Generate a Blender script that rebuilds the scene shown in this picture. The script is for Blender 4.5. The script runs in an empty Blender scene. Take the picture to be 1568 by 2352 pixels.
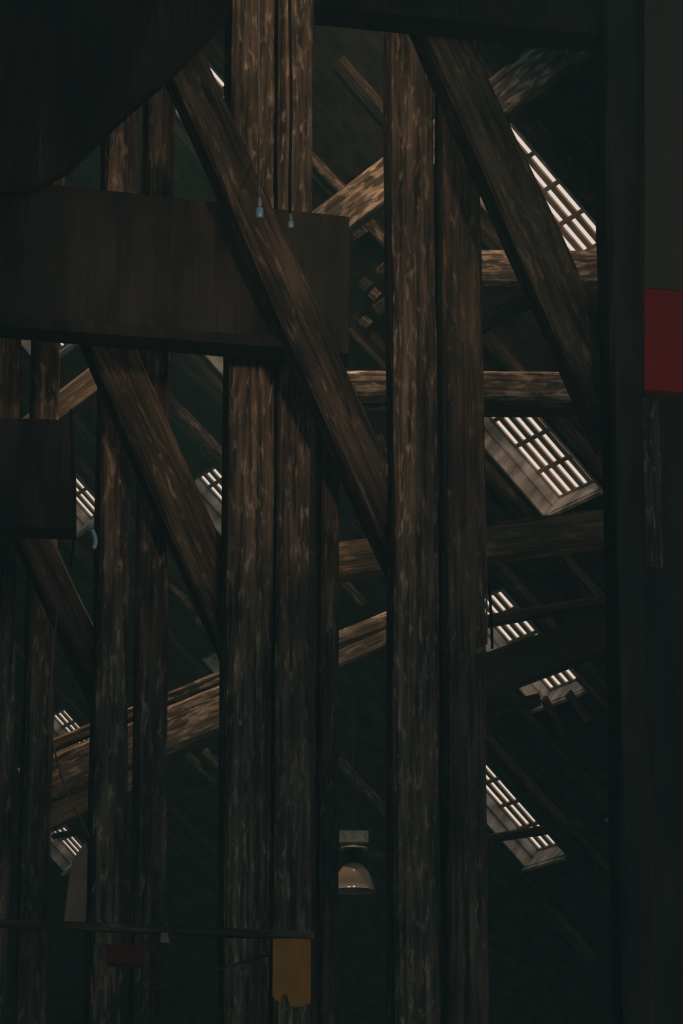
import bpy, bmesh, math, random
from mathutils import Vector, Matrix
random.seed(7)
S = bpy.context.scene
C = S.collection

# ------------------------------------------------------------------ camera
F = 8000.0; TILT = math.radians(14.9); CX, CY = 784.0, 1176.0
CAMZ = 1.6
cam_d = bpy.data.cameras.new('camera'); cam = bpy.data.objects.new('camera', cam_d); C.objects.link(cam)
cam.location = (0, 0, CAMZ); cam.rotation_euler = (math.pi/2 + TILT, 0, 0)
cam_d.sensor_fit = 'HORIZONTAL'; cam_d.sensor_width = 24.0; cam_d.lens = 24.0*F/1568.0
cam_d.clip_end = 200
S.camera = cam
S.view_settings.view_transform = 'Standard'; S.view_settings.look = 'None'
S.view_settings.exposure = 0.0; S.view_settings.gamma = 1.0; S.view_settings.use_curve_mapping = False

# roof slope: plane normal (pointing outwards), downslope u and horizontal v
NR = Vector((.618, .3, .727)).normalized()
U = (-Vector((0, 0, 1)) + NR*NR.z).normalized()
V = Vector((NR.y, -NR.x, 0)).normalized()

# ------------------------------------------------------------------ sky: bright overcast beyond the roof, dim and cool on the other side
SKY = (0.78, 0.69, 0.60); DIM = (0.16, 0.42, 0.50)
w = bpy.data.worlds.new('sky'); S.world = w; w.use_nodes = True
nt = w.node_tree; nt.nodes.clear()
tc = nt.nodes.new('ShaderNodeTexCoord'); dp = nt.nodes.new('ShaderNodeVectorMath'); dp.operation = 'DOT_PRODUCT'
dp.inputs[1].default_value = NR
cr = nt.nodes.new('ShaderNodeValToRGB'); bg = nt.nodes.new('ShaderNodeBackground'); wo = nt.nodes.new('ShaderNodeOutputWorld')
cr.color_ramp.elements[0].position = 0.05; cr.color_ramp.elements[0].color = (*DIM, 1)
cr.color_ramp.elements[1].position = 0.25; cr.color_ramp.elements[1].color = (*SKY, 1)
nt.links.new(tc.outputs['Generated'], dp.inputs[0]); nt.links.new(dp.outputs['Value'], cr.inputs[0])
nt.links.new(cr.outputs[0], bg.inputs[0]); nt.links.new(bg.outputs[0], wo.inputs[0])

def ray(x, y):
    X = (x-CX)/F; Z = -(y-CY)/F
    return Vector((X, math.cos(TILT)-Z*math.sin(TILT), math.sin(TILT)+Z*math.cos(TILT)))
CAM = Vector((0, 0, CAMZ))
def at(x, y, D):
    r = ray(x, y); return CAM + r*(D*math.cos(TILT)/r.y)      # D fixes the world distance, so a vertical truss keeps one D

# ------------------------------------------------------------------ lamps: added fill spots; the first stands in for gable light, the rest brighten inner timbers
def spot(loc, target, power, angle, blend, col, radius):
    l = bpy.data.lights.new('fill_spot', 'SPOT'); o = bpy.data.objects.new('fill_spot', l); C.objects.link(o)
    o.location = loc; d = Vector(target)-Vector(loc); o.rotation_euler = d.to_track_quat('-Z', 'Y').to_euler()
    l.energy = power; l.spot_size = math.radians(angle); l.spot_blend = blend; l.color = col; l.shadow_soft_size = radius
    return o
spot((2.4, 1.0, 4.0), at(560, 800, 12.4), 1500, 12.5, 1.0, (1.0, 0.66, 0.44), 0.35)
spot((0.10, 10.95, 7.2), at(640, 420, 12.0), 40, 95.0, 1.0, (1.0, 0.70, 0.46), 0.10)
spot((-0.2, 16.5, 9.1), at(620, 1350, 23), 260, 80.0, 1.0, (1.0, 0.70, 0.48), 0.2)
spot((0.15, 12.2, 7.7), at(800, 1150, 13.5), 200, 75.0, 1.0, (1.0, 0.66, 0.42), 0.12)
spot((-0.85, 12.5, 7.5), at(420, 1500, 13.5), 560, 60.0, 1.0, (1.0, 0.68, 0.44), 0.12)

# ------------------------------------------------------------------ materials
def wood(name, dark, mid, pale, patch=0.55, grain=1.0, seed=0.0, rough=0.85, bump=0.4):
    m = bpy.data.materials.new(name); m.use_nodes = True; t = m.node_tree; N = t.nodes; L = t.links
    b = N['Principled BSDF']; b.inputs['Roughness'].default_value = rough
    b.inputs['Specular IOR Level'].default_value = 0.15
    co = N.new('ShaderNodeTexCoord'); oi = N.new('ShaderNodeObjectInfo')
    ad = N.new('ShaderNodeVectorMath'); ad.operation = 'ADD'
    ml = N.new('ShaderNodeMath'); ml.operation = 'MULTIPLY'; ml.inputs[1].default_value = 37.0
    L.new(oi.outputs['Random'], ml.inputs[0])
    L.new(co.outputs['Object'], ad.inputs[0]); L.new(ml.outputs[0], ad.inputs[1])
    def noise(sc, det, dist=0.0):
        mp = N.new('ShaderNodeMapping'); mp.inputs['Scale'].default_value = sc
        n = N.new('ShaderNodeTexNoise'); n.inputs['Scale'].default_value = 1.0
        n.inputs['Detail'].default_value = det; n.inputs['Distortion'].default_value = dist
        n.inputs['Roughness'].default_value = 0.6
        L.new(ad.outputs[0], mp.inputs[0]); L.new(mp.outputs[0], n.inputs['Vector']); return n
    g = noise((60*grain, 60*grain, 2.5), 5, .4)
    p = noise((55, 55, 13), 8, .5)
    k = noise((7, 7, 2.2), 4)
    r1 = N.new('ShaderNodeValToRGB'); e = r1.color_ramp.elements
    e[0].position = .38; e[0].color = (*dark, 1); e[1].position = .64; e[1].color = (*mid, 1)
    L.new(g.outputs[0], r1.inputs[0])
    r2 = N.new('ShaderNodeValToRGB'); e = r2.color_ramp.elements
    e[0].position = patch; e[0].color = (0, 0, 0, 1); e[1].position = patch+.15; e[1].color = (1, 1, 1, 1)
    L.new(p.outputs[0], r2.inputs[0])
    mx = N.new('ShaderNodeMix'); mx.data_type = 'RGBA'
    L.new(r2.outputs[0], mx.inputs[0]); L.new(r1.outputs[0], mx.inputs[6]); mx.inputs[7].default_value = (*pale, 1)
    # large, slow stains
    r3 = N.new('ShaderNodeValToRGB'); e = r3.color_ramp.elements
    e[0].position = .38; e[0].color = (.28, .30, .31, 1); e[1].position = .65; e[1].color = (1, 1, 1, 1)
    L.new(k.outputs[0], r3.inputs[0])
    m2 = N.new('ShaderNodeMix'); m2.data_type = 'RGBA'; m2.blend_type = 'MULTIPLY'; m2.inputs[0].default_value = 1
    L.new(mx.outputs[2], m2.inputs[6]); L.new(r3.outputs[0], m2.inputs[7])
    L.new(m2.outputs[2], b.inputs['Base Color'])
    bp = N.new('ShaderNodeBump'); bp.inputs['Strength'].default_value = bump; bp.inputs['Distance'].default_value = .01
    L.new(g.outputs[0], bp.inputs['Height']); L.new(bp.outputs[0], b.inputs['Normal'])
    return m
def plain(name, col, rough=.7, metal=0.0, var=.25, spec=.2, scale=9):
    m = bpy.data.materials.new(name); m.use_nodes = True; t = m.node_tree; N = t.nodes; L = t.links
    b = N['Principled BSDF']; b.inputs['Roughness'].default_value = rough; b.inputs['Metallic'].default_value = metal
    b.inputs['Specular IOR Level'].default_value = spec
    co = N.new('ShaderNodeTexCoord'); n = N.new('ShaderNodeTexNoise'); n.inputs['Scale'].default_value = scale; n.inputs['Detail'].default_value = 5
    L.new(co.outputs['Object'], n.inputs['Vector'])
    r = N.new('ShaderNodeValToRGB'); e = r.color_ramp.elements
    e[0].position = .3; e[0].color = (*[c*(1-var) for c in col], 1); e[1].position = .7; e[1].color = (*[min(1, c*(1+var)) for c in col], 1)
    L.new(n.outputs[0], r.inputs[0]); L.new(r.outputs[0], b.inputs['Base Color'])
    return m
M = {}
M['post'] = wood('weathered_post_wood', (.028, .024, .020), (.17, .125, .088), (.40, .32, .24), .54)
M['brown'] = wood('brown_timber', (.025, .021, .017), (.13, .092, .063), (.29, .22, .155), .57)
M['peel'] = wood('peeling_timber', (.05, .04, .031), (.20, .148, .106), (.50, .41, .32), .49)
M['dull'] = wood('dull_timber', (.03, .026, .02), (.10, .08, .06), (.22, .17, .125), .55)
M['black'] = wood('shade_dark_timber', (.02, .018, .015), (.035, .028, .022), (.045, .036, .028), .7)  # near-black colour stands in for the dim light on these timbers
M['roof'] = wood('roof_boarding', (.035, .031, .026), (.06, .052, .042), (.10, .082, .064), .58)
M['jamb'] = wood('planed_jamb_board', (.66, .63, .58), (.76, .72, .66), (.82, .77, .70), .55, .5)  # paleness raised to stand in for strong sky light on the jambs
M['grille'] = plain('grille_bars', (.40, .31, .22), .6)
_t = M['grille'].node_tree; _tr = _t.nodes.new('ShaderNodeBsdfTranslucent'); _tr.inputs[0].default_value = (.55, .42, .30, 1)
_mx = _t.nodes.new('ShaderNodeMixShader'); _mx.inputs[0].default_value = .07
_t.links.new(_t.nodes['Principled BSDF'].outputs[0], _mx.inputs[1]); _t.links.new(_tr.outputs[0], _mx.inputs[2])
_t.links.new(_mx.outputs[0], _t.nodes['Material Output'].inputs['Surface'])
M['grey'] = plain('grey_panel_paint', (.09, .065, .042), .9, var=.06)
M['red'] = plain('red_panel_paint', (.30, .008, .012), .8, var=.12)
M['red_wood'] = wood('reddish_timber', (.09, .055, .034), (.33, .21, .125), (.5, .36, .24), .56)
M['rust'] = plain('rust_red_paint', (.06, .012, .008), .8, var=.4)
M['ochre'] = plain('ochre_paint', (.24, .12, .014), .7, var=.2)
M['blue'] = plain('blue_glaze', (.12, .25, .36), .3, spec=.6)
M['wire'] = plain('wire_sheath', (.08, .075, .07), .8, spec=.1)
M['cable'] = plain('black_cable', (.01, .01, .01), .9, spec=0.0)
M['steel'] = plain('dull_steel', (.25, .25, .24), .45, .6, spec=.5)
M['lampgrey'] = plain('green_grey_enamel', (.30, .33, .27), .6, var=.5, scale=40)
M['tarp'] = plain('grey_tarp', (.12, .12, .125), .9)
M['floor'] = plain('dusty_floor', (.36, .34, .31), .95, scale=2)
gl = bpy.data.materials.new('dusty_lamp_glass'); gl.use_nodes = True
b = gl.node_tree.nodes['Principled BSDF']; b.inputs['Base Color'].default_value = (.32, .30, .26, 1)
b.inputs['Roughness'].default_value = .12; b.inputs['Transmission Weight'].default_value = .5; b.inputs['IOR'].default_value = 1.45
M['glass'] = gl

# ------------------------------------------------------------------ helpers
def tag(o, label=None, cat=None, group=None, kind=None):
    if label: o['label'] = label
    if cat: o['category'] = cat
    if group: o['group'] = group
    if kind: o['kind'] = kind
    return o
def link(name, bm, mat, parent=None, mw=None, smooth=False):
    me = bpy.data.meshes.new(name); bmesh.ops.recalc_face_normals(bm, faces=bm.faces[:]); bm.to_mesh(me); bm.free()
    if smooth:
        for p in me.polygons: p.use_smooth = True
    me.materials.append(M[mat]); o = bpy.data.objects.new(name, me); C.objects.link(o)
    if mw is not None: o.matrix_world = mw
    if parent is not None:
        o.parent = parent
        o.matrix_parent_inverse = parent.matrix_world.inverted()
    return o
def empty(name, loc=(0, 0, 0), mw=None):
    o = bpy.data.objects.new(name, None); C.objects.link(o); o.empty_display_size = .1
    if mw is not None: o.matrix_world = mw
    else: o.matrix_world = Matrix.Translation(Vector(loc))
    return o
def box(bm, x0, x1, y0, y1, z0, z1):
    vs = [bm.verts.new((x, y, z)) for x in (x0, x1) for y in (y0, y1) for z in (z0, z1)]
    for f in ((0, 1, 3, 2), (4, 6, 7, 5), (0, 4, 5, 1), (2, 3, 7, 6), (0, 2, 6, 4), (1, 5, 7, 3)):
        bm.faces.new([vs[i] for i in f])
# frame of the trusses runs right and away from the camera, its front faces look slightly right
PHI = math.radians(12)
FRONT = Vector((math.sin(PHI), -math.cos(PHI), 0))
def timber_mesh(L, wd, th, rough=.006, cham=.012, seg=.18, wend=None):
    """hewn timber: chamfered section, slightly wandering edges; local z along the length, front face at y=0"""
    bm = bmesh.new(); n = max(2, int(L/seg)); rings = []
    we = wend or wd
    ph = [random.uniform(0, 6.28) for _ in range(8)]
    for i in range(n+1):
        z = L*i/n; wi = wd+(we-wd)*i/n; h = wi/2; c = min(cham, wi*.2, th*.2); r = []
        pts = [(-h+c, 0), (h-c, 0), (h, c), (h, th-c), (h-c, th), (-h+c, th), (-h, th-c), (-h, c)]
        for j, (x, y) in enumerate(pts):
            k = math.sin(z*2.3+ph[j//2])*.5+random.uniform(-.5, .5)
            r.append(bm.verts.new((x+k*rough*(1 if x > 0 else -1), y-k*rough*.4, z)))
        rings.append(r)
    for i in range(n):
        for j in range(8):
            bm.faces.new((rings[i][j], rings[i][(j+1) % 8], rings[i+1][(j+1) % 8], rings[i+1][j]))
    bm.faces.new(rings[0][::-1]); bm.faces.new(rings[-1])
    return bm
def frame_mw(A, B, front):
    z = (B-A).normalized(); y = -(front - z*front.dot(z)).normalized(); x = y.cross(z).normalized()
    m = Matrix((x, y, z)).transposed().to_4x4(); m.translation = A
    return m
def timber(name, A, B, wd, th, mat, front=FRONT, parent=None, rough=.006, wend=None, cham=.012):
    return link(name, timber_mesh((B-A).length, wd, th, rough, cham, wend=wend), mat, parent, frame_mw(A, B, front))
def beam(name, p0, D0, p1, D1, wpx, th, mat, front=FRONT, parent=None, rough=.006, cham=.012, wpx2=None):
    """p0,p1 = ends of the front face's middle line"""
    w0 = wpx*D0/F; w1 = (wpx2 or wpx)*D1/F
    return timber(name, at(*p0, D0), at(*p1, D1), w0, th, mat, front, parent, rough, w1, cham)
def post(name, xl, xr, D, th, mat, ztop, zbot=0.0, yref=1176, rough=.006, parent=None):
    P = at((xl+xr)/2, yref, D); wd = (xr-xl)*D/F/math.cos(PHI)
    return timber(name, Vector((P.x, P.y, zbot)), Vector((P.x, P.y, ztop)), wd, th, mat, FRONT, parent, rough)
def zat(x, y, D): return at(x, y, D).z
def tube(name, pts, r, mat, parent=None):
    cu = bpy.data.curves.new(name, 'CURVE'); cu.dimensions = '3D'; sp = cu.splines.new('NURBS'); sp.points.add(len(pts)-1)
    for p, q in zip(sp.points, pts): p.co = (*q, 1)
    sp.use_endpoint_u = True; sp.order_u = min(4, len(pts)); cu.bevel_depth = r; cu.bevel_resolution = 2; cu.resolution_u = 8
    o = bpy.data.objects.new(name, cu); C.objects.link(o); dg = bpy.context.evaluated_depsgraph_get()
    me = bpy.data.meshes.new_from_object(o.evaluated_get(dg)); bpy.data.objects.remove(o); me.name = name
    me.materials.clear(); me.materials.append(M[mat])
    o = bpy.data.objects.new(name, me); C.objects.link(o)
    if parent is not None: o.parent = parent; o.matrix_parent_inverse = parent.matrix_world.inverted()
    return o
def lathe(name, prof, mat, mw, parent=None, n=40):
    bm = bmesh.new(); rings = []
    for r, z in prof:
        rings.append([bm.verts.new((r*math.cos(6.28318*i/n), r*math.sin(6.28318*i/n), z)) for i in range(n)])
    for a, b2 in zip(rings, rings[1:]):
        for i in range(n): bm.faces.new((a[i], a[(i+1) % n], b2[(i+1) % n], b2[i]))
    if prof[0][0] > 1e-3: pass
    return link(name, bm, mat, parent, mw, smooth=True)

# ------------------------------------------------------------------ the roof slope with its skylight openings
R0 = CAM + ray(1230, 1030)*22.0; H = .17
RM = Matrix((U, V, NR)).transposed().to_4x4(); RM.translation = R0
def on_roof(x, y, off=0.0):
    """pixel -> (s,t) on the roof plane lifted inwards by off"""
    r = ray(x, y); P0 = R0 - NR*off
    D = (P0-CAM).dot(NR)/r.dot(NR); P = CAM + r*D
    return (P-P0).dot(U), (P-P0).dot(V)
WIN = [(-.49, .365, -.17, .54), (-1.80, -.925, 1.60, 2.33), (.72, 1.585, -1.90, -1.19), (1.86, 2.74, -3.60, -3.01),
       (-.985, -.42, -3.72, -3.10), (-1.95, -1.11, -5.52, -4.85), (-3.62, -2.77, -.335, .32), (-3.15, -2.29, -4.10, -3.35),
       (-2.25, -1.45, -2.13, -1.42), (.12, .95, -8.66, -8.00), (.25, .55, -5.35, -4.9), (1.08, 1.46, -10.44, -9.69)]
hs, ht = on_roof(1119, 848)
HOLE = (hs-.012, hs+.03, ht-.03+.29, ht+.02+.29)
ALLW = WIN + [HOLE]
S0, S1, T0, T1 = -6.0, 10.4, -24.0, 17.0
sc = sorted({S0, S1, *[a for w_ in ALLW for a in w_[:2]]}); tcu = sorted({T0, T1, *[a for w_ in ALLW for a in w_[2:]]})
bm = bmesh.new(); vv = {}
def gv(s, t, z):
    k = (s, t, z)
    if k not in vv: vv[k] = bm.verts.new(k)
    return vv[k]
for i in range(len(sc)-1):
    for j in range(len(tcu)-1):
        ms, mt = (sc[i]+sc[i+1])/2, (tcu[j]+tcu[j+1])/2
        if any(a < ms < b_ and c < mt < d for a, b_, c, d in ALLW): continue
        for z in (-H, -H+.02):
            bm.faces.new([gv(sc[i], tcu[j], z), gv(sc[i+1], tcu[j], z), gv(sc[i+1], tcu[j+1], z), gv(sc[i], tcu[j+1], z)])
tag(link('ceiling', bm, 'roof', None, RM), kind='structure')
# the opposite slope, falling from the ridge to the left of the camera, and the far gable
UH = Vector((NR.x, NR.y, 0)).normalized(); RID = RM @ Vector((S0, 0, -H))
W2 = (Vector((-UH.x, -UH.y, 0)) - Vector((0, 0, 1))).normalized(); N2 = V.cross(W2).normalized()
RM2 = Matrix((W2, V, N2)).transposed().to_4x4(); RM2.translation = RID
bm = bmesh.new(); box(bm, 0, 16.4, T0, T1, 0, .04)
tag(link('ceiling', bm, 'roof', None, RM2), kind='structure')
GM = Matrix((UH, V, Vector((0, 0, 1)))).transposed().to_4x4(); GM.translation = Vector((RID.x, RID.y, 0)) + V*T0
bm = bmesh.new()                                   # gable triangle under the two slopes
tri = [(-RID.z, 0), (RID.z*math.hypot(U.x, U.y)/-U.z, 0), (0, RID.z)]
ga = [bm.verts.new((x, 0, z)) for x, z in tri]; gb = [bm.verts.new((x, -.1, z)) for x, z in tri]
bm.faces.new(ga); bm.faces.new(gb[::-1])
for i in range(3): bm.faces.new((ga[i], ga[(i+1) % 3], gb[(i+1) % 3], gb[i]))
tag(link('wall_back', bm, 'roof', None, GM), kind='structure')
bm = bmesh.new(); box(bm, -14, 20, -18, 45, -.1, 0)
tag(link('floor', bm, 'floor'), kind='structure')

def grille(bm, s0, s1, t0, t1):
    z0, z1 = -.006, .006
    t = t0; k = 0; pt = .1045
    ts = [t0+.040+pt*i for i in range(int((t1-t0)/pt)+2)]
    prev = t0
    for c in ts:                                   # slot centred on c, half width .027
        a, b_ = c-.027, c+.027
        if b_ > t1: break
        box(bm, s0, s1, prev, a, z0, z1); prev = b_
    box(bm, s0, s1, prev, t1, z0, z1)
    s = s1
    while s > s0:                                  # cross bars
        box(bm, s-.014, s+.012, t0, t1, z0-.004, z1+.004); s -= .218
for i, (s0, s1, t0, t1) in enumerate(WIN):
    c = Vector(((s0+s1)/2, (t0+t1)/2, 0)); mw = RM @ Matrix.Translation(c)
    e = empty('window_%d' % (i+1), mw=mw); tag(e, kind='structure')
    a, b_ = (s1-s0)/2, (t1-t0)/2
    bm = bmesh.new()
    box(bm, -a-.02, -a, -b_-.02, b_+.02, -H-.005, .012); box(bm, -a, a, b_, b_+.02, -H-.005, .012)
    link('frame', bm, 'jamb', e, mw)
    bm = bmesh.new()                                # visible side jamb: board with a rounded batten along its middle
    box(bm, -a, a, -b_-.02, -b_, -H-.005, .012)
    box(bm, -a, a, -b_, -b_+.012, -.085, -.07)
    link('side_jamb', bm, 'jamb', e, mw)
    bm = bmesh.new()                                # sill with a projecting lip
    box(bm, a, a+.02, -b_-.03, b_+.02, -H-.005, .012); box(bm, a+.008, a+.03, -b_-.05, b_+.02, -H-.035, -H-.006)
    link('sill', bm, 'jamb', e, mw)
    bm = bmesh.new(); grille(bm, -a, a, -b_, b_)
    link('grille', bm, 'grille', e, mw)

# rafters trimming each skylight, lying under the boarding
RN = -NR
RAFLAB = ['large slotted skylight under the level beam', 'topmost right slotted skylight', 'skylight crossed by a dark bar', 'lowest right slotted skylight',
          'slotted skylight left of the middle posts', 'leftmost tall skylight', 'small skylight at the upper left brace', 'skylight corner under the dark left beam',
          'brown skylight corner under the dark beam', 'tiny skylight above the left plank', 'small bright corner above the double plank', 'lowest left skylight']
for i, (s0, s1, t0, t1) in enumerate(WIN):
    for k, t in enumerate((t0-.13, t1+.2)):
        if i == 10 and k == 1: continue
        ext = .9
        A = RM @ Vector((s0-ext, t, -H-.055)); B = RM @ Vector((s1+ext, t, -H-.055))
        o = timber('rafter', A, B, .11, .055, 'dull', RN)
        tag(o, 'dark roof rafter on the %s side of the %s' % (('left', 'right')[k], RAFLAB[i]), 'rafter', 'roof rafters beside the skylights')

def lath(x0, y0, x1, y1, wpx, mat, label, name='roof_lath', off=.26, th=.06, cat='lath', group='laths under the roof boarding'):
    a = on_roof(x0, y0, off); b_ = on_roof(x1, y1, off)
    A = RM @ Vector((*a, -off)); B = RM @ Vector((*b_, -off))
    D = (A+B-2*CAM).length/2
    o = timber(name, A, B, wpx*D/F*1.05, th, mat, RN, rough=.004)
    return tag(o, label, cat, group)

# laths: x0,y0,x1,y1,width px; paler peel colour stands in for light on them
LA = [(1168, 262, 1420, 540, 16, 'dull', 'faint dark lath slanting right of the upper right skylight'),
      (700, 360, 790, 452, 15, 'peel', 'pale lath end meeting the peeling diagonal beam beside the twin posts'),
      (826, 500, 925, 618, 20, 'peel', 'brown lath slanting under the peeling beam towards the tall twin posts'),
      (396, 830, 540, 960, 20, 'dull', 'upper dull lath between the left posts and middle posts'),
      (396, 950, 540, 1100, 60, 'peel', 'broad brown lath between the left posts and middle posts'),
      (385, 1345, 440, 1405, 12, 'peel', 'short lath right of the left post, above the double plank'),
      (445, 1425, 520, 1500, 12, 'peel', 'short lath just left of the brace foot, above the double plank'),
      (424, 1738, 500, 1810, 10, 'peel', 'first short lath below the double plank'),
      (462, 1728, 530, 1800, 10, 'peel', 'second short lath below the double plank'),
      (375, 1850, 530, 1995, 26, 'dull', 'upper long lath low between the left posts and middle posts'),
      (375, 1905, 520, 2055, 12, 'dull', 'lower long lath low between the left posts and middle posts'),
      (770, 1750, 915, 1905, 22, 'peel', 'broad lath above the glass lamp'),
      (1112, 1700, 1440, 2060, 14, 'dull', 'long faint lath right of the lowest right skylight'),
      (1322, 1560, 1430, 1670, 12, 'dull', 'short faint lath below right of the third skylight'),
      (1243, 1612, 1285, 1690, 12, 'dull', 'left of the two stubby laths below the third skylight'),
      (1298, 1598, 1345, 1660, 10, 'dull', 'right of the two stubby laths below the third skylight'),
      (860, 1010, 915, 1080, 16, 'peel', 'pale lath end beside the tall twin posts below the level beam'),
      (770, 1325, 830, 1395, 12, 'peel', 'short lath below the reddish beam end'),
      (796, 760, 880, 850, 12, 'dull', 'dull lath above the level beam left of the tall twin posts')]
for a in LA: lath(*a)
# blocking pieces between the rafters
BL = [(806, 545, 836, 525, 26), (872, 632, 905, 612, 34), (822, 652, 842, 668, 24), (846, 676, 862, 690, 22), (862, 715, 896, 695, 30), (824, 738, 842, 754, 16)]
for k, (x0, y0, x1, y1, wd) in enumerate(BL):
    lath(x0, y0, x1, y1, wd, 'peel', ['pale wood block under the diagonal beam, topmost of its flight', 'pale wood block touching the tall twin posts', 'pale wood block at the middle left of the flight of blocks',
         'pale narrow wood block in the middle of the flight', 'pale square wood block lowest beside the tall twin posts', 'smallest wood block at the foot of the flight'][k],
         'wood_block', cat='block', group='wood blocks stepping down beside the tall posts')
# cross rails lying on the roof slope
lath(1090, 1934, 1330, 1898, 22, 'dull', 'thin brown rail crossing the lowest right skylight', 'cross_rail', .30, .03, 'rail', 'rails under the skylights')
lath(425, 1828, 530, 1806, 16, 'brown', 'short level rail below the double plank', 'cross_rail', .30, .05, 'rail', 'rails under the skylights')
lath(420, 2085, 530, 2055, 18, 'dull', 'lowest short rail between left and middle posts', 'cross_rail', .30, .05, 'rail', 'rails under the skylights')
lath(120, 1925, 215, 1908, 12, 'black', 'dark rail crossing the lowest left skylight', 'cross_rail', .30, .05, 'rail', 'rails under the skylights')
lath(850, 1975, 915, 1975, 30, 'dull', 'dull level rail end right of the glass lamp', 'cross_rail', .30, .05, 'rail', 'rails under the skylights')

# ------------------------------------------------------------------ background beams between trusses and roof
def T(o, label, cat, group=None): return tag(o, label, cat, group)
T(beam('diagonal_beam', (1480, -31), 13.5, (640, 594), 13.5, 93, .16, 'peel'), 'pale peeling diagonal beam rising to the upper right behind the tall posts', 'beam')
T(beam('diagonal_beam', (70, 985), 13.6, (318, 790), 13.6, 60, .12, 'brown'), 'short brown diagonal beam rising between the far left posts and the left brace', 'beam')
T(beam('diagonal_beam', (1080, 752), 14.2, (1300, 640), 14.2, 36, .12, 'dull'), 'thin dull diagonal strut under the upper right level beam', 'beam')
e = empty('level_beam', at(1060, 883, 13)); T(e, 'level brown beam crossing behind the tall posts over the large skylight', 'beam')
beam('main_timber', (690, 883), 13.0, (1440, 884), 13.0, 66, .16, 'peel', parent=e, front=Vector((0, -1, 0)))
beam('ledge', (690, 929), 13.08, (1440, 930), 13.08, 22, .12, 'dull', parent=e, front=Vector((0, -1, 0)))
T(beam('level_beam', (1085, 613), 13.2, (1450, 614), 13.2, 84, .16, 'peel', front=Vector((0, -1, 0))), 'upper right level beam behind the right brace, under the top skylight', 'beam')
T(beam('sloping_beam', (735, 1289), 13.2, (1450, 1194), 13.2, 76, .16, 'red_wood'), 'reddish brown gently rising beam under the large skylight', 'beam')
e = empty('double_plank', at(330, 1680, 13.4)); T(e, 'broad weathered double plank rising behind the left posts', 'plank')
beam('upper_board', (60, 1735), 13.4, (570, 1530), 13.4, 25, .07, 'peel', parent=e)
beam('lower_board', (60, 1812), 13.4, (570, 1596), 13.4, 98, .08, 'peel', parent=e)
e = empty('double_plank', at(830, 1465, 13.6)); T(e, 'short double plank with a dark seam between the middle and tall posts', 'plank')
beam('upper_board', (735, 1486), 13.6, (930, 1407), 13.6, 36, .07, 'peel', parent=e)
beam('lower_board', (735, 1529), 13.6, (930, 1444), 13.6, 38, .08, 'peel', parent=e)
T(beam('diagonal_beam', (90, 1875), 14.0, (330, 1765), 14.0, 78, .1, 'dull'), 'dull diagonal beam under the weathered double plank at the left', 'beam')
T(beam('cross_bar', (1085, 1433), 14.5, (1450, 1366), 14.5, 27, .05, 'black'), 'thin dark bar crossing the third skylight', 'bar')
T(beam('sloping_beam', (1085, 1563), 14.8, (1450, 1424), 14.8, 96, .14, 'black'), 'dark rising beam across the middle of the third skylight', 'beam')
T(beam('sloping_beam', (1085, 1640), 15.2, (1240, 1600), 15.2, 22, .1, 'dull'), 'low dull rail rising towards the third skylight sill', 'beam')

# ------------------------------------------------------------------ truss posts
ZT = 9.0
def pp(label, *a, **k): return T(post('timber_post', *a, **k), label, 'post', 'upright posts of the trusses')
pp('outermost left post, cut by the left edge of the photo', -30, 42, 12.75, .15, 'post', ZT)
pp('second post from the left edge, with pale streaks', 72, 133, 12.75, .15, 'post', ZT)
pp('left post of the left pair, crossed by the left brace', 230, 300, 12.4, .16, 'post', ZT)
pp('right post of the left pair, pale and straight', 326, 390, 12.4, .16, 'post', ZT)
pp('left post of the middle pair, behind the long brace', 525, 628, 12.0, .16, 'post', ZT, rough=.004)
pp('right post of the middle pair, split by a long crack', 636, 716, 12.0, .16, 'post', ZT, rough=.004)
pp('narrow short post right of the middle pair', 738, 779, 12.05, .15, 'brown', zat(760, 720, 12.05))
pp('left post of the tall right pair, pale peeling streaks', 905, 1006, 11.7, .14, 'post', ZT)
pp('right post of the tall right pair, beside the large skylight', 1022, 1114, 11.7, .14, 'brown', ZT)
pp('dark heavy post near the right edge beside the grey wall', 1410, 1486, 11.0, .14, 'black', ZT)
T(post('timber_post', 1462, 1522, 12.6, .12, 'post', zat(1490, 915, 12.6), zat(1490, 1302, 12.6)), 'short dull timber beside the heavy right post under the red board', 'post')

# ------------------------------------------------------------------ dark tie beams in front
def slab(name, pts, D, th, mat, label, cat, parent=None, dirn=None):
    """flat board outline (pixel corners at depth D, or per-corner depth), extruded back"""
    P = [at(x, y, (D if not isinstance(D, (list, tuple)) else D[i])) for i, (x, y) in enumerate(pts)]
    c = sum(P, Vector())/len(P); bm = bmesh.new(); back = dirn or Vector((0, 1, 0))
    a = [bm.verts.new(p-c) for p in P]; b2 = [bm.verts.new(p-c+back*th) for p in P]; n = len(P)
    bm.faces.new(a); bm.faces.new(b2[::-1])
    for i in range(n): bm.faces.new((a[i], a[(i+1) % n], b2[(i+1) % n], b2[i]))
    o = link(name, bm, mat, parent, Matrix.Translation(c))
    if label: tag(o, label, cat)
    return o
e = empty('tie_beam', at(400, 620, 11.6)); T(e, 'massive dark tie beam crossing the left half under the sloped boarding', 'beam')
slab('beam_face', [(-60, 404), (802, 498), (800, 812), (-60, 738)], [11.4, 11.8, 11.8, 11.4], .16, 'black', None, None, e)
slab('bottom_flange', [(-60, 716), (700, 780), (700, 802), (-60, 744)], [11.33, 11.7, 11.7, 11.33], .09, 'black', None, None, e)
T(slab('tie_beam', [(-60, 958), (166, 965), (168, 1212), (-60, 1208)], [11.6, 11.7, 11.7, 11.6], .16, 'black', 'dark square beam end low at the left edge', 'beam'), 'dark square beam end low at the left edge', 'beam')
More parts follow.
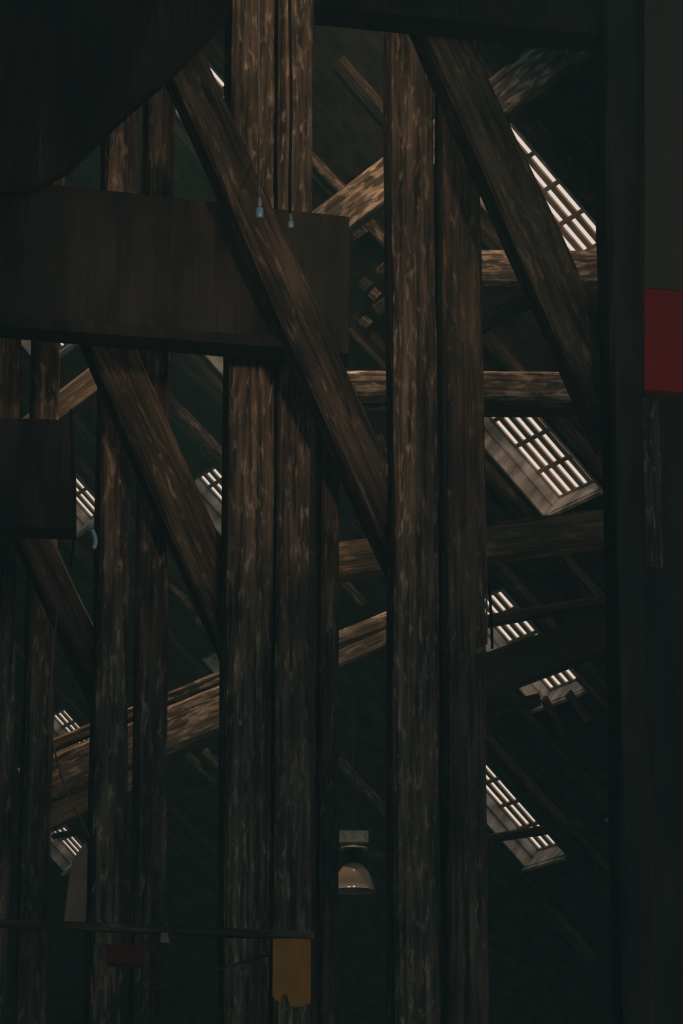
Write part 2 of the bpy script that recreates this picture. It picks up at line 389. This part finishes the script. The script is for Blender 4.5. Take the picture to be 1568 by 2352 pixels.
slab('tie_beam', [(722, 14), (1412, 82), (1412, -160), (722, -160)], [11.25, 11.0, 11.0, 11.25], .16, 'black', 'dark tie beam along the top right of the photo', 'beam')
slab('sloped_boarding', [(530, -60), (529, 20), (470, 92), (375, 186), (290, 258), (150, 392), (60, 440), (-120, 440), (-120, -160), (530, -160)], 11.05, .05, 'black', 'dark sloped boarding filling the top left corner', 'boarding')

# ------------------------------------------------------------------ braces
T(beam('brace', (395, 60), 11.2, (955, 1310), 11.9, 98, .13, 'brown', rough=.008), 'long heavy brace leaning from upper left down to the tall posts', 'brace', 'leaning braces of the trusses')
T(beam('brace', (985, -10), 11.4, (1440, 993), 11.2, 118, .13, 'dull', rough=.008), 'right brace leaning from the top beam down to the heavy right post', 'brace', 'leaning braces of the trusses')
T(beam('brace', (200, 665), 12.1, (575, 1507), 12.2, 103, .13, 'brown', rough=.008), 'left brace leaning across the left pair of posts', 'brace', 'leaning braces of the trusses')
T(beam('brace', (-60, 930), 12.5, (250, 1592), 12.62, 78, .13, 'brown', rough=.008), 'lowest left brace leaning from the photo edge to the left posts', 'brace', 'leaning braces of the trusses')

# ------------------------------------------------------------------ right wall with grey and red panels
bm = bmesh.new(); P = at(1478, 1176, 13.2); box(bm, 0, 6, 0, .15, 0, 10)
tag(link('wall_right', bm, 'black', None, Matrix.Translation(Vector((P.x, P.y, 0)))), kind='structure')
slab('grey_board', [(1480, -60), (1640, -60), (1640, 672), (1480, 661)], 12.2, .03, 'grey', 'plain grey board on the upper right edge above the red board', 'board')
slab('red_board', [(1480, 663), (1640, 674), (1640, 906), (1480, 894)], 12.18, .03, 'red', 'dark red board below the grey board at the right edge', 'board')

# ------------------------------------------------------------------ small things
def blue_cap(x, y, wpx, hpx, D, label):
    mw = Matrix.Translation(at(x, y, D)); k = D/F; h = hpx*k; r = wpx*k/2
    e = empty('blue_insulator', mw=mw); tag(e, label, 'insulator', 'blue insulators hanging from wires')
    lathe('cap', [(.001, 0), (r*.8, 0), (r, h*.06), (r, h*.42), (r*.72, h*.5), (r*.72, h*.46)], 'blue', mw, e, 20)
    lathe('sleeve', [(r*.7, h*.44), (r*.7, h*.5), (r*.62, h*.8), (r*.3, h*.95), (.001, h)], 'steel', mw, e, 20)
blue_cap(595, 501, 20, 54, 11.1, 'blue insulator hanging in front of the long brace')
blue_cap(667, 524, 15, 38, 11.4, 'blue insulator hanging against the dark tie beam below the cracked post')
tag(tube('wire', [at(594, -60, 11.93), at(592, 120, 11.93), at(597, 320, 11.5), at(594, 400, 11.12), at(595, 450, 11.1)], .0035, 'wire'), 'thin wire down the left middle post to the blue insulator', 'wire', 'wires down the posts')
tag(tube('wire', [at(664, -60, 11.93), at(668, 130, 11.93), at(670, 300, 11.8), at(664, 420, 11.42), at(666, 488, 11.4)], .0055, 'cable'), 'dark wire down the cracked post to the lower insulator', 'wire', 'wires down the posts')
tag(tube('wire', [at(163, 940, 11.5), at(166, 1080, 11.5), at(172, 1200, 11.5), at(170, 1240, 11.5), at(163, 1300, 11.6)], .004, 'cable'), 'thin wire beside the square beam end across the left skylight', 'wire', 'wires down the posts')
tag(tube('wire', [at(132, 1400, 12), at(118, 1520, 12), at(106, 1640, 12), at(128, 1740, 12), at(158, 1840, 12), at(190, 1890, 12), at(206, 1925, 12)], .0035, 'wire'), 'slack wire curving down the lower left', 'wire', 'wires down the posts')
tag(tube('wire', [at(1108, 1060, 11.66), at(1110, 1130, 11.66), at(1112, 1210, 11.66), at(1117, 1290, 11.66), at(1117, 1480, 11.66)], .0035, 'wire'), 'pale cable along the right edge of the tall pair', 'wire', 'wires down the posts')
tag(tube('wire', [at(1122, 1340, 12.2), at(1127, 1390, 12.2), at(1129, 1440, 12.2), at(1130, 1490, 12.2)], .005, 'cable'), 'black cable hanging across the third skylight', 'wire', 'wires down the posts')
tag(tube('wire', [at(92, 300, 11.0), at(92, 340, 11.0), at(91, 400, 11.0)], .002, 'wire'), 'hair-thin wire hanging before the top left boarding', 'wire', 'wires down the posts')
tag(tube('blue_hook', [at(211, 1218, 12.2), at(216, 1228, 12.2), at(220, 1240, 12.2), at(219, 1252, 12.2), at(214, 1260, 12.2)], .009, 'blue'), 'small blue hook beside the left skylight', 'hook')

# pendant lamp
DL = 12.9; k = DL/F; LX = 812
mw = Matrix.Translation(at(LX, 2046, DL)); e = empty('pendant_lamp', mw=mw)
tag(e, 'industrial pendant lamp with a glass bell hanging behind the narrow post', 'lamp')
prof = [(50, 0), (46, 3), (44, 14), (40, 28), (34, 42), (26, 53), (18, 60), (14, 62)]
lathe('glass_bell', [(a*k, b2*k) for a, b2 in prof]+[((a-2)*k, b2*k) for a, b2 in prof[::-1]], 'glass', mw, e)
lathe('neck', [(.001, 58*k), (15*k, 58*k), (17*k, 66*k), (15*k, 82*k), (22*k, 90*k), (.001, 91*k)], 'cable', mw, e)
lathe('collar', [(.001, 92*k), (32*k, 92*k), (34*k, 94*k), (30*k, 97*k), (.001, 98*k)], 'steel', mw, e)
lathe('bulb', [(.001, 18*k), (8*k, 20*k), (13*k, 30*k), (11*k, 40*k), (6*k, 50*k), (5*k, 60*k)], 'lampgrey', mw, e)
bm = bmesh.new(); box(bm, -32*k, 33*k, -14*k, 14*k, 108*k, 134*k); link('ballast_box', bm, 'lampgrey', e, mw)
bmesh_rod = bmesh.new(); box(bmesh_rod, -6*k, 6*k, -4*k, 4*k, 97*k, 110*k); link('bracket', bmesh_rod, 'steel', e, mw)
tube('cord', [at(LX, 1914, DL), at(LX, 1800, DL+.1), at(LX, 1700, DL+.2), at(LX, 1560, 13.3)], .003, 'cable', e)

# low rail, ochre plate and things along the bottom
T(beam('low_rail', (-60, 2116), 11.3, (722, 2148), 11.5, 17, .05, 'dull', rough=.001, cham=.004), 'thin dark level rail across the lower left', 'rail')
e = empty('ochre_plate', at(660, 2240, 11.3)); tag(e, 'ochre yellow plate with a hole hanging on the middle posts under the rail', 'plate')
def plate_pts():
    return [(627, 2156), (690, 2156), (690, 2312), (668, 2312), (662, 2298), (661, 2288), (656, 2283), (650, 2283), (645, 2288), (644, 2302), (632, 2296), (626, 2286)]
slab('plate', plate_pts(), 11.25, .03, 'ochre', None, None, e)
slab('side_flange', [(690, 2156), (713, 2158), (713, 2302), (690, 2312)], [11.25, 11.32, 11.32, 11.25], .03, 'ochre', None, None, e)
slab('grey_sheet', [(196, 1934), (203, 1960), (200, 2124), (146, 2124), (158, 2020), (166, 1975)], 13.2, .01, 'tarp', 'grey sheet hanging below the lowest left skylight', 'sheet')
slab('metal_tag', [(369, 2142), (385, 2142), (390, 2166), (368, 2164)], 11.25, .01, 'tarp', 'small grey metal tag under the rail at the left pair', 'tag')
slab('grey_gusset', [(1422, 1826), (1422, 1886), (1386, 1884), (1398, 1876), (1408, 1852)], 12.8, .03, 'tarp', 'small curved grey gusset beside the heavy right post', 'gusset')
slab('rust_red_box', [(240, 2168), (330, 2172), (326, 2212), (244, 2210)], 11.8, .12, 'rust', 'dim rust-red box behind the low rail', 'box')
T(beam('thin_batten', (330, 2276), 11.4, (628, 2188), 11.4, 6, .02, 'dull', rough=.001, cham=.002), 'thin batten slanting up to the ochre plate', 'batten')

# ------------------------------------------------------------------ thin tinted haze volume, added to lift the blacks
hz = bpy.data.materials.new('black_lift_haze'); hz.use_nodes = True; n_ = hz.node_tree; n_.nodes.clear()
vs = n_.nodes.new('ShaderNodeVolumeScatter'); vs.inputs['Density'].default_value = .0062; vs.inputs['Anisotropy'].default_value = 0.0
vs.inputs['Color'].default_value = (.46, .94, .98, 1)
mo = n_.nodes.new('ShaderNodeOutputMaterial'); n_.links.new(vs.outputs[0], mo.inputs['Volume'])
M['haze'] = hz
bm = bmesh.new(); box(bm, -5, 4, -4, 15.0, .1, 9.0)
tag(link('black_lift_haze', bm, 'haze'), 'thin added haze volume lifting the blacks through the timber hall', 'haze', kind='stuff')
